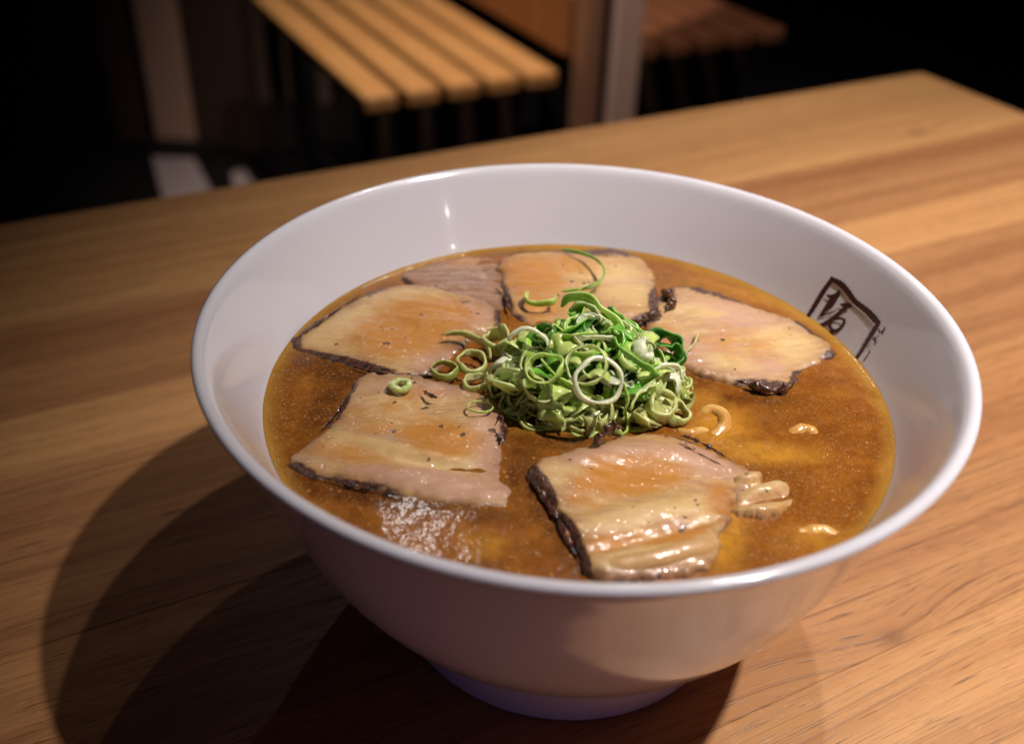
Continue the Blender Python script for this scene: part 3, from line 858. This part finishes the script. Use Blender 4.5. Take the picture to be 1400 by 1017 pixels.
def band_mesh(path, w, t, c_out, c_in, closed, seed, flare=0.0, rag=0.35):
    """a band of leaf swept along a path in its own plane (x, y, z mm); w = height along the local axis, t = wall thickness"""
    n = len(path)
    vs, cols, fs = [], [], []
    prof = [(-0.5, -0.35), (-0.5, 0.35), (-0.3, 0.5), (-0.1, 0.56), (0.1, 0.56), (0.3, 0.5), (0.5, 0.35), (0.5, -0.35), (0.3, -0.5), (0.1, -0.52), (-0.1, -0.52), (-0.3, -0.5)]
    m = len(prof)
    for i in range(n):
        a, b = (path[(i-1) % n], path[(i+1) % n]) if closed else (path[max(i-1, 0)], path[min(i+1, n-1)])
        d = Vector(b)-Vector(a)
        d.normalize()
        ax = Vector((0, 0, 1))
        out = d.cross(ax).normalized()
        ax2 = out.cross(d).normalized()
        ph = 2*math.pi*i/n
        cv = Vector((math.cos(ph)*1.3, math.sin(ph)*1.3, seed*3.1)) if closed else Vector((i*0.16, 0.0, seed*3.1))
        wr = w*(1+rag*noise.noise(cv))
        tilt = 0.9*noise.noise(cv*0.9+Vector((7, 3, 1)))
        tt = t*(1+0.5*noise.noise(cv*1.6+Vector((1, 9, 4))))
        if not closed:
            e = min(i, n-1-i)/(n-1)
            wr *= min(1, 0.45+e*5)
        o2 = out*math.cos(tilt)+ax2*math.sin(tilt); a3 = ax2*math.cos(tilt)-out*math.sin(tilt)
        kt = 0.5+0.9*noise.noise(cv*0.8+Vector((2, 5, 8)))
        for (pa, po) in prof:
            cr = 0.09*noise.noise(Vector((pa*3, i*0.3, seed*2.0)))*min(w, 4)*0.5      # crinkle
            p = Vector(path[i])+a3*pa*wr+o2*(po*tt+flare*pa*wr+cr-0.22*w*0.25*(2*pa)**2)
            vs.append(p*0.001)
            f = 0.5+0.5*max(-1, min(1, po*2))
            f = max(0, min(1, f*0.75+kt*0.35-0.05))
            mixc = [c_in[k]*(1-f)+c_out[k]*f for k in range(3)]
            g = 1+0.35*noise.noise(Vector((i*0.2, pa*2, seed)))
            lift = 0.16 if abs(pa) > 0.45 else 0.0           # the cut faces are paler
            cols.append((mixc[0]*g*(1-lift)+0.62*lift, mixc[1]*g*(1-lift)+0.74*lift, mixc[2]*g*(1-lift)+0.34*lift, 1))
    segs = n if closed else n-1
    for i in range(segs):
        j = (i+1) % n
        for k in range(m):
            k2 = (k+1) % m
            fs.append((i*m+k, i*m+k2, j*m+k2, j*m+k))
    if not closed:
        fs.append(tuple(range(m))[::-1]); fs.append(tuple(range((n-1)*m, n*m)))
    me = bpy.data.meshes.new('scallion')
    me.from_pydata([tuple(v) for v in vs], [], fs)
    me.polygons.foreach_set('use_smooth', [True]*len(fs))
    ca = me.color_attributes.new('tint', 'FLOAT_COLOR', 'POINT')
    ca.data.foreach_set('color', np.array(cols, np.float32).ravel())
    fix_normals(me)
    return me

def ring_mesh(r, w, t, kind, squash=1.0, seed=0, gap=0.0, n=36, wob=0.12):
    c = TINT[kind]
    path = []
    if gap > 0:
        for i in range(n):
            a = gap/2+(2*math.pi-gap)*i/(n-1)
            rr = r*(1+1.6*wob*noise.noise(Vector((math.cos(a)*1.2, math.sin(a)*1.2, seed)))+0.25*(i/(n-1)-0.5))
            path.append((rr*math.cos(a), rr*math.sin(a)*squash, 0.5*w*noise.noise(Vector((math.cos(a), math.sin(a), seed+4)))))
    else:
        for i in range(n):
            a = 2*math.pi*i/n
            rr = r*(1+wob*noise.noise(Vector((math.cos(a)*1.2, math.sin(a)*1.2, seed))))
            path.append((rr*math.cos(a), rr*math.sin(a)*squash, 0.45*w*noise.noise(Vector((math.cos(a), math.sin(a), seed+4)))))
    return band_mesh(path, w, t, c[0], c[1], gap == 0, seed)

def put(me, px, py, mm, axis, spin, mat, name, label, group, cat='scallion'):
    if not me.materials:
        me.materials.append(mat)
    o = link(name, me)
    o.location = at(px, py, ZS+mm*0.001)
    q = Vector(axis).normalized().to_track_quat('Z', 'Y')
    from mathutils import Quaternion
    o.rotation_mode = 'QUATERNION'
    o.rotation_quaternion = q @ Quaternion((0, 0, 1), spin)
    return tag(o, label, cat, group)

VIEW = Vector(-FW)
GF = 'fresh scallion pieces heaped in the middle of the bowl'
GS = 'soaked scallion rings round the foot of the heap'

# filling: many alike rings in a dome (variants share mesh data)
hc = at(806, 528, ZS)
HX, HY, HH = 0.0275, 0.0205, 18.0
def merged(ms):
    bm = bmesh.new()
    for m_ in ms:
        bm.from_mesh(m_)
    me = bpy.data.meshes.new('scallion')
    bm.to_mesh(me)
    bm.free()
    for m_ in ms:
        bpy.data.meshes.remove(m_)
    return me

variants = {}
srnd = random.Random(21)
def variant(kind, i):
    key = (kind, i)
    if key not in variants:
        form = i % 4
        sd = i*2.3+len(kind)
        u = srnd.uniform
        if form == 0:        # flat washer cut from the stalk
            r0, w0, q0 = u(3.6, 5.8), u(1.2, 2.4), u(0.75, 1.0)
            layers = [ring_mesh(r0, w0, u(0.6, 0.9), kind, q0, sd, 0, wob=0.16)]
            if r0 > 4.0:
                layers.append(ring_mesh(r0*0.74, w0*0.85, u(0.4, 0.6), 'pale' if kind in ('white', 'lime', 'green', 'dark') else kind, q0, sd, 0, wob=0.2))
            if r0 > 4.8:
                layers.append(ring_mesh(r0*0.5, w0*0.8, 0.4, 'white' if kind != 'olive' else 'soaked', q0*0.9, sd+1, 0.7, wob=0.25))
            variants[key] = merged(layers)
        elif form == 1:      # squashed wide tube
            variants[key] = ring_mesh(u(3.8, 5.6), u(5.0, 8.0), u(0.4, 0.7), kind, u(0.28, 0.5), sd, 0, wob=0.2)
        elif form == 2:      # opened curl
            variants[key] = ring_mesh(u(4.6, 7.0), u(3.2, 5.5), u(0.45, 0.7), kind, u(0.5, 0.9), sd, u(2.4, 3.8), wob=0.22)
        else:                # ring of middling height
            variants[key] = ring_mesh(u(3.4, 5.4), u(2.0, 3.6), u(0.5, 0.8), kind, u(0.65, 1.0), sd, srnd.choice((0, 0, 0.9)), wob=0.18)
    return variants[key]

COLOUR = {'pale': 'pale green', 'white': 'whitish', 'lime': 'lime green', 'green': 'bright green', 'dark': 'dark green', 'soaked': 'dull yellow green', 'olive': 'olive'}
FORM = ('flat ring', 'squashed tube', 'open curl', 'ring')
def zone(x, y):
    dx, dy = (x-hc.x)/HX, (y-hc.y)/HY
    if dx*dx+dy*dy < 0.2: return 'on the crown'
    if abs(dx) > abs(dy): return 'on the right side' if dx > 0 else 'on the left side'
    return 'on the back' if dy > 0 else 'on the front'
def dome_piece(x, y, z, rr, a, low):
    u = srnd.uniform
    form = srnd.choice((0, 1, 1, 2, 3)) if not low else srnd.choice((0, 1, 3, 3))
    form += 4*srnd.randrange(3)
    if low:
        kind = srnd.choice(('soaked', 'soaked', 'olive', 'pale', 'soaked', 'lime'))
    elif math.sin(a) > 0.25 and rr < 0.85:
        kind = srnd.choice(('green', 'green', 'lime', 'dark', 'lime', 'pale'))
    else:
        kind = srnd.choice(('pale', 'lime', 'pale', 'white', 'lime', 'pale', 'green'))
    if form % 4 in (1, 2):      # lies on its side, broad face up
        b = u(0, 2*math.pi)
        ax, spin = Vector((math.cos(b), math.sin(b), u(-0.25, 0.35))), u(-0.5, 0.5)
    else:                       # its hole looks up and out of the heap
        ax, spin = Vector((math.cos(a)*rr*0.6+u(-.45, .45), math.sin(a)*rr*0.5-0.35+u(-.4, .4), u(0.6, 1.0))), u(0, 6.28)
    pxx, pyy = to_px((x, y, ZS+z*0.001))
    if low:
        put(variant(kind, form), pxx, pyy, z, ax, spin, SOAK, 'scallion_ring', 'soaked %s scallion %s low %s of the heap' % (COLOUR[kind], FORM[form % 4], zone(x, y)), GS)
    else:
        put(variant(kind, form), pxx, pyy, z, ax, spin, FRESH, 'scallion_ring', 'fresh %s scallion %s %s of the heap' % (COLOUR[kind], FORM[form % 4], zone(x, y)), GF)

for layer, n_, hk in ((0, 34, 0.45), (1, 66, 1.0)):
    for k in range(n_):
        rr = math.sqrt((k+0.5)/n_)*(0.85 if layer == 0 else 1.0)
        a = k*2.39996+layer
        rr2 = min(1, max(0, rr+srnd.uniform(-.05, .05)))
        x, y = hc.x+HX*rr2*math.cos(a), hc.y+HY*rr2*math.sin(a)
        z = hk*(HH*(1-rr2**1.7)+1.8)-0.6+srnd.uniform(-1, 1)
        dome_piece(x, y, z, rr2, a, z < 5.0)

# soaked rings lying low round the foot, widest in front
base_spots = 0
lowp = []
for k in range(900):
    if base_spots >= 44: break
    px_ = srnd.uniform(676, 946); py_ = srnd.uniform(520, 592)
    ex_ = (px_-802)/130; ey_ = (py_-526)/62
    e2 = ex_*ex_+ey_*ey_
    if e2 > 1.0 or (e2 < 0.32): continue
    p = at(px_, py_, ZS)
    if any((p-q).length < 0.0040 for q in lowp): continue
    lowp.append(p)
    kd_, fm_ = srnd.choice(('soaked', 'soaked', 'pale', 'olive', 'lime')), srnd.choice((0, 3, 4, 7, 8, 1))
    put(variant(kd_, fm_), px_, py_, srnd.uniform(-0.9, 0.8)+4.0*(1-e2), (srnd.uniform(-.4, .4), srnd.uniform(-.5, .2), 1.0), srnd.uniform(0, 6.28), SOAK,
        'scallion_ring', 'soaked %s scallion %s lying at the heap foot, %s' % (COLOUR[kd_], FORM[fm_ % 4], 'left of its middle' if px_ < 770 else 'right of its middle' if px_ > 840 else 'in front'), GS)
    base_spots += 1

def toward(dx, dy, dz):
    """viewing direction tilted"""
    return VIEW+Vector((dx, dy, dz))

put(ring_mesh(6.6, 2.0, 1.0, 'white', 0.92, 3.1), 818, 520, 17.5, toward(0.12, 0.1, 0.15), 0.3, FRESH, 'scallion_ring', 'largest white scallion ring on the front of the green heap', GF)
put(ring_mesh(5.6, 2.4, 0.5, 'pale', 0.95, 5.7), 803, 498, 19.5, toward(-0.2, 0.2, 0.1), 1.1, FRESH, 'scallion_ring', 'pale green ring just above the largest white ring on the heap', GF)
put(ring_mesh(6.4, 1.6, 1.0, 'white', 0.9, 8.2, 2.6), 722, 482, 14, toward(0.0, -0.2, 0.0), 3.9, FRESH, 'scallion_ring', 'white scallion arch standing on the left shoulder of the heap', GF)
put(ring_mesh(5.2, 2.8, 0.7, 'lime', 0.8, 1.9), 744, 504, 17, toward(-0.3, 0.1, 0.4), 0.5, FRESH, 'scallion_ring', 'lime green ring left of the largest white ring', GF)
put(ring_mesh(4.6, 9.0, 0.5, 'green', 0.5, 2.2), 778, 448, 17, (0.25, -0.25, 1.0), 0.2, FRESH, 'scallion_tube', 'upright deep green scallion tube at the top left of the heap', GF)
put(ring_mesh(4.4, 8.0, 0.5, 'dark', 0.55, 6.2), 752, 468, 14, (-0.6, -0.2, 0.8), 1.0, FRESH, 'scallion_tube', 'dark green scallion tube leaning behind the white arch', GF)
put(ring_mesh(5.2, 6.0, 0.5, 'dark', 0.7, 7.2), 906, 486, 9, (0.3, -0.75, 0.6), 0.0, FRESH, 'scallion_tube', 'dark green scallion leaf loop at the right end of the heap', GF)
put(ring_mesh(3.0, 4.0, 1.4, 'white', 0.9, 9.9), 879, 480, 15.5, (0.8, -0.2, 0.5), 0.0, FRESH, 'scallion_ring', 'thick white scallion chunk on the right of the heap', GF)
put(ring_mesh(5.0, 6.5, 0.9, 'pale', 0.55, 4.4), 704, 522, 9.5, (-0.5, -0.5, 0.7), 0.6, FRESH, 'scallion_tube', 'crumpled pale scallion tube at the lower left of the heap', GF)
put(ring_mesh(5.4, 6.0, 0.8, 'pale', 0.5, 6.4), 728, 528, 10.5, (0.35, -0.8, 0.6), 2.1, FRESH, 'scallion_tube', 'broad pale scallion piece in front of the lime ring', GF)

def strip(path, w, t, kind, seed, label, group, name='scallion_strip', up=(0, 0, 1), n=34, mat=None):
    """a free strip of leaf: path of (px, py, mm), w mm wide across the direction given by up"""
    P = [np.array(at(x, y, ZS+z*0.001))*1000 for x, y, z in path]
    q = smooth_poly([tuple(p) for p in P], n)
    o0 = q.mean(0)
    rot = Vector(up).normalized().to_track_quat('Z', 'Y').inverted()
    loc = [tuple(rot @ Vector(p-o0)) for p in q]
    c = TINT[kind]
    me = band_mesh(loc, w, t, c[0], c[1], False, seed)
    me.materials.append(mat or FRESH)
    o = link(name, me)
    o.location = Vector(o0)*0.001
    o.rotation_mode = 'QUATERNION'
    o.rotation_quaternion = rot.inverted()
    return tag(o, label, 'scallion', group)

strip([(770, 418, 19), (784, 407, 23), (806, 410, 24), (830, 430, 22), (848, 452, 19), (862, 474, 16)], 4.6, 0.8, 'lime', 1.1, 'broad lime scallion curl arching over the top of the heap', GF, up=(0.3, -0.6, 0.8))
strip([(780, 424, 20), (802, 418, 22), (826, 440, 21), (842, 466, 18)], 4.0, 0.8, 'pale', 1.9, 'pale scallion curl just under the broad lime curl', GF, up=(0.2, -0.6, 0.8))
strip([(832, 421, 17), (846, 434, 17), (862, 446, 16), (878, 458, 14)], 3.0, 0.7, 'green', 2.4, 'straight bright green scallion strip sloping down the back right of the heap', GF, up=(0.2, -0.5, 0.8))
strip([(838, 462, 20), (848, 476, 20), (862, 488, 19), (880, 500, 16), (900, 512, 12)], 2.6, 0.8, 'green', 3.3, 'narrow vivid green strip crossing the right face of the heap', GF, up=(0.1, -0.7, 0.7))
strip([(884, 464, 9), (904, 458, 11), (922, 464, 10), (931, 480, 8), (930, 500, 5)], 5.5, 0.6, 'dark', 4.1, 'broad dark green leaf curl at the far right of the heap', GF, up=(0.2, -0.3, 1))
strip([(893, 506, 13), (908, 500, 13.5), (922, 500, 13), (930, 506, 11.5), (932, 518, 10)], 1.8, 0.8, 'white', 5.1, 'white scallion shred hooking off the right end of the heap', GF, up=(0.1, -0.5, 0.8))
strip([(768, 341, 3.2), (790, 345, 4.5), (812, 353, 6.0), (825, 366, 6.5), (824, 381, 5.5), (812, 392, 4.5), (790, 396, 4.0), (768, 398, 3.6)], 1.3, 0.45, 'green', 6.1, 'long thin green scallion thread curling across the back pork slice', None, up=(0.1, -0.4, 1), n=50)
strip([(788, 400, 4.2), (800, 392, 5.2), (816, 388, 5.0), (824, 380, 5)], 1.5, 0.5, 'olive', 6.6, 'olive scallion sliver under the long green thread', None, up=(0.1, -0.4, 1))
strip([(722, 400, 4.2), (718, 408, 4.4), (726, 415, 4.2), (742, 415, 4.6), (758, 412, 5), (760, 404, 5)], 2.2, 0.6, 'lime', 7.1, 'small bent green scallion piece on the back slice left of the thread', None, up=(0, -0.3, 1))
strip([(608, 458, 3.8), (628, 456, 4.4), (650, 463, 4.6), (666, 476, 4.4), (670, 490, 3.8)], 2.6, 0.7, 'soaked', 8.1, 'pale soaked scallion arc at the far left of the heap', None, up=(0, -0.3, 1), mat=SOAK)
strip([(938, 482, 3.6), (950, 468, 3.8), (956, 452, 3.8)], 0.8, 0.3, 'pale', 9.1, 'hair thin pale scallion thread on the right pork slice', None, up=(0, -0.2, 1))
strip([(760, 560, 7), (770, 575, 4), (768, 590, 1.5)], 1.4, 0.6, 'pale', 9.6, 'pale scallion shred hanging down the front of the heap', GF, up=(0.6, -0.4, 0.5))
strip([(850, 520, 14), (858, 545, 9), (852, 566, 5)], 1.2, 0.5, 'lime', 9.8, 'thin lime shred hanging right of the largest white ring', GF, up=(0.6, -0.4, 0.5))
strip([(862, 560, 8), (872, 540, 10.5), (888, 528, 10.5), (896, 534, 9)], 2.8, 0.7, 'pale', 10.3, 'pale bent scallion piece at the lower right of the heap', GF, up=(0.4, -0.6, 0.6))

# thin shreds draped over the heap
for k in range(20):
    a0 = srnd.uniform(0, 2*math.pi); r0 = srnd.uniform(0.15, 0.75); da = srnd.uniform(0.7, 1.7)*srnd.choice((-1, 1)); dr = srnd.uniform(-0.25, 0.35)
    pth = []
    for q_ in range(5):
        f_ = q_/4
        ra = min(1.0, max(0.05, r0+dr*f_))
        an = a0+da*f_
        hz_ = HH*(1-ra**1.7)+3.6+1.2*math.sin(f_*math.pi)
        pp_ = to_px((hc.x+HX*ra*math.cos(an), hc.y+HY*ra*math.sin(an), ZS+hz_*0.001))
        pth.append((float(pp_[0]), float(pp_[1]), hz_))
    kd_ = srnd.choice(('pale', 'white', 'lime', 'pale', 'green'))
    mid_ = (HX*(r0+dr/2)*math.cos(a0+da/2)+hc.x, HY*(r0+dr/2)*math.sin(a0+da/2)+hc.y)
    strip(pth, srnd.uniform(0.9, 2.2), srnd.uniform(0.35, 0.6), kd_, 20.0+k*1.7, 'thin %s scallion shred draped %s of the heap' % (COLOUR[kd_], zone(*mid_)), GF, up=(srnd.uniform(-.5, .5), srnd.uniform(-.9, 0), 1))

put(ring_mesh(4.0, 2.4, 0.6, 'olive', 0.9, 11.1), 607, 505, 3.4, (0, -0.1, 1), 0.0, SOAK, 'scallion_ring', 'dark rimmed soaked scallion ring at the far left, between two pork slices', None)
put(ring_mesh(4.4, 2.2, 0.8, 'soaked', 0.95, 12.1), 645, 495, 4.0, (0.1, -0.1, 1), 0.7, SOAK, 'scallion_ring', 'wide soaked scallion ring right of the dark rimmed one', None)
put(ring_mesh(4.2, 5.0, 1.0, 'soaked', 0.8, 13.1), 680, 466, 5.5, (-0.3, -0.2, 1), 0.4, SOAK, 'scallion_ring', 'pale green soaked chunk on the left flank of the heap', None)
put(ring_mesh(3.4, 2.0, 0.7, 'soaked', 0.9, 14.1), 650, 523, 2.6, (0, 0, 1), 0.4, SOAK, 'scallion_ring', 'pinkish soaked ring at the top edge of the left front slice', None)
put(ring_mesh(2.6, 1.8, 1.6, 'pale', 0.85, 15.1), 547, 527, 3.4, (0, 0, 1), 0.2, SOAK, 'scallion_ring', 'lone thick lime scallion ring on the left front slice, farthest left', None)
put(ring_mesh(3.5, 0.7, 0.4, 'lime', 0.75, 16.1), 657, 556, 3.6, (0, 0, 1), 0.1, SOAK, 'scallion_ring', 'lone thin green scallion ring lying flat on the left front slice', None)
put(ring_mesh(4.4, 4.5, 1.0, 'soaked', 0.85, 17.1), 904, 556, 4.5, (0.2, -0.3, 1), 0.4, SOAK, 'scallion_ring', 'pale soaked chunk at the right foot of the heap', None)
put(ring_mesh(3.6, 3.0, 0.9, 'soaked', 0.9, 18.1), 926, 564, 2.6, (0.3, -0.2, 1), 1.4, SOAK, 'scallion_ring', 'soaked ring at the outermost right foot of the heap', None)

# ------------------------------------------------------------------ fat droplets on the broth (too many to count)
tf = NT('fat_droplet')
tf.bs(Base_Color=(0.30, 0.13, 0.03), Roughness=0.06, Specular_IOR_Level=0.5)
dv, df = [], []
def dome(c, r, h):
    b = len(dv)
    m = 7
    for k in range(m):
        a = 2*math.pi*k/m
        dv.append((c[0]+r*math.cos(a), c[1]+r*math.sin(a), c[2]-0.00004))
    for k in range(m):
        a = 2*math.pi*k/m+0.4
        dv.append((c[0]+r*0.62*math.cos(a), c[1]+r*0.62*math.sin(a), c[2]+h*0.72))
    dv.append((c[0], c[1], c[2]+h))
    for k in range(m):
        k2 = (k+1) % m
        df.append((b+k, b+k2, b+m+k2, b+m+k)); df.append((b+m+k, b+m+k2, b+2*m))
for i in range(1500):
    r = 0.845*math.sqrt(rnd.random())*S
    a = rnd.uniform(0, 2*math.pi)
    x, y = r*math.cos(a), r*math.sin(a)
    if noise.noise(Vector((x*60, y*60, 3.0)))+rnd.uniform(-.5, .5) < -0.05:
        continue
    rad = 0.00020+0.00060*rnd.random()**3
    dome((x, y, ZS+0.00018*noise.noise(Vector((x, y, 0))*90)), rad, rad*0.16)
fd = mesh_obj('fat_droplets', dv, df, tf.m, broth)
tag(fd, kind='stuff')

# ------------------------------------------------------------------ benches, post, pillar in the dark behind
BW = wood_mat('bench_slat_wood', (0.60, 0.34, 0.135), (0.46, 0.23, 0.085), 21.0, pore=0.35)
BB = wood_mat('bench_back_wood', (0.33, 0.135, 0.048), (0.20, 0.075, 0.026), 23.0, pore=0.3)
BD = wood_mat('bench_shaded_wood', (0.26, 0.11, 0.055), (0.14, 0.055, 0.028), 22.0, pore=0.3)  # the right bench stands in shadow; its shade is put into a darker wood
ZB = -2.8
DKB = simple('dark_brown_board', (0.018, 0.008, 0.004), 0.7)
def bench(label, u0, pitch, width, count, v0, v1, mat, back_u=None):
    e = empty('slatted_bench', uvz(u0, v0, -0.72/S), ANG)
    tag(e, label, 'bench', 'slatted benches behind the table')
    top = ZB*S+0.72
    for i in range(count):
        box('slat', (i*pitch*S, 0, top-0.028), ((i*pitch+width)*S, (v1-v0)*S, top), mat, e, 0.006, 3)
    tot = ((count-1)*pitch+width)*S
    box('front_rail', (0.02, 0.085, top-0.24), (tot-0.02, 0.099, top-0.0285), DKB, e, 0.002, 1)
    for lx in (0.03, tot-0.07):
        for ly in (0.10, (v1-v0)*S-0.15):
            box('leg', (lx, ly, 0.0), (lx+0.04, ly+0.04, top-0.0288), LEGM, e, 0.002, 1)
    if back_u is not None:
        for k in range(3):
            box('back_board', (back_u*S, 0.02, top+0.012+k*0.112), ((back_u+0.2)*S, (v1-v0)*S, top+0.116+k*0.112), BB, e, 0.004, 2)
    return e

b0 = uvz(0, 0, 0)
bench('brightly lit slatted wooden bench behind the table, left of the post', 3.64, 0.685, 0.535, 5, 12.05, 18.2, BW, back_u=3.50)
bench('dim shaded slatted bench behind the table, right of the post', 8.75, 0.685, 0.50, 5, 12.6, 17.5, BD)

pp = empty('partition_post', uvz(7.15, 11.6, -0.72/S), ANG)
tag(pp, 'upright post of grey and brown strips standing between the two benches', 'post')
STG = simple('grey_steel', (0.52, 0.37, 0.33), 0.45)
STB = simple('brown_strip', (0.26, 0.135, 0.085), 0.5)
box('grey_strip', (0.052, 0, 0), (0.105, 0.05, 1.9), STG, pp, 0.003, 2)
box('brown_strip', (0.0, 0.004, 0), (0.030, 0.05, 1.9), STB, pp, 0.003, 2)
box('dark_core', (0.0301, 0.015, 0), (0.0519, 0.045, 1.9), LEGM, pp, 0.001, 1)

# pale pillar on the left, light patches on the floor before it
PAL = simple('pale_paint', (0.44, 0.30, 0.24), 0.6)
zf = -0.72
def standing(name, px0, px1, pyb, z1, y, depth, mat, label, cat, group=None):
    a = at_y(px0, pyb, y); b = at_y(px1, pyb, y)
    o = box(name, (a.x, y, ZF+0.001), (b.x, y+depth, z1), mat, None, 0.004, 2)
    return tag(o, label, cat, group)
pil = standing('pale_pillar', 214, 268, 195, 1.6, YW-0.035, 0.020, PAL, 'dim pale upright pillar against the wall at the upper left', 'pillar')
box('plinth', (pil.data.vertices[0].co.x-0.06, YW-0.05, ZF+0.0012), (pil.data.vertices[0].co.x+0.14, YW-0.036, at_y(240, 194, YW-0.05).z), BLK, pil, 0.001, 1)
DIMB = simple('dim_bar_paint', (0.12, 0.085, 0.075), 0.5)
for x0, x1, n_ in ((346, 370, 'leftmost'), (393, 412, 'middle'), (436, 452, 'rightmost')):
    standing('upright_bar', x0, x1, 145, 0.2, at(400, 143, ZF).y, 0.02, DIMB, 'dim thin upright bar in the dark under the lit bench, %s of three' % n_, 'bar', 'dim upright bars under the bench')

scene.cycles.use_denoising = True
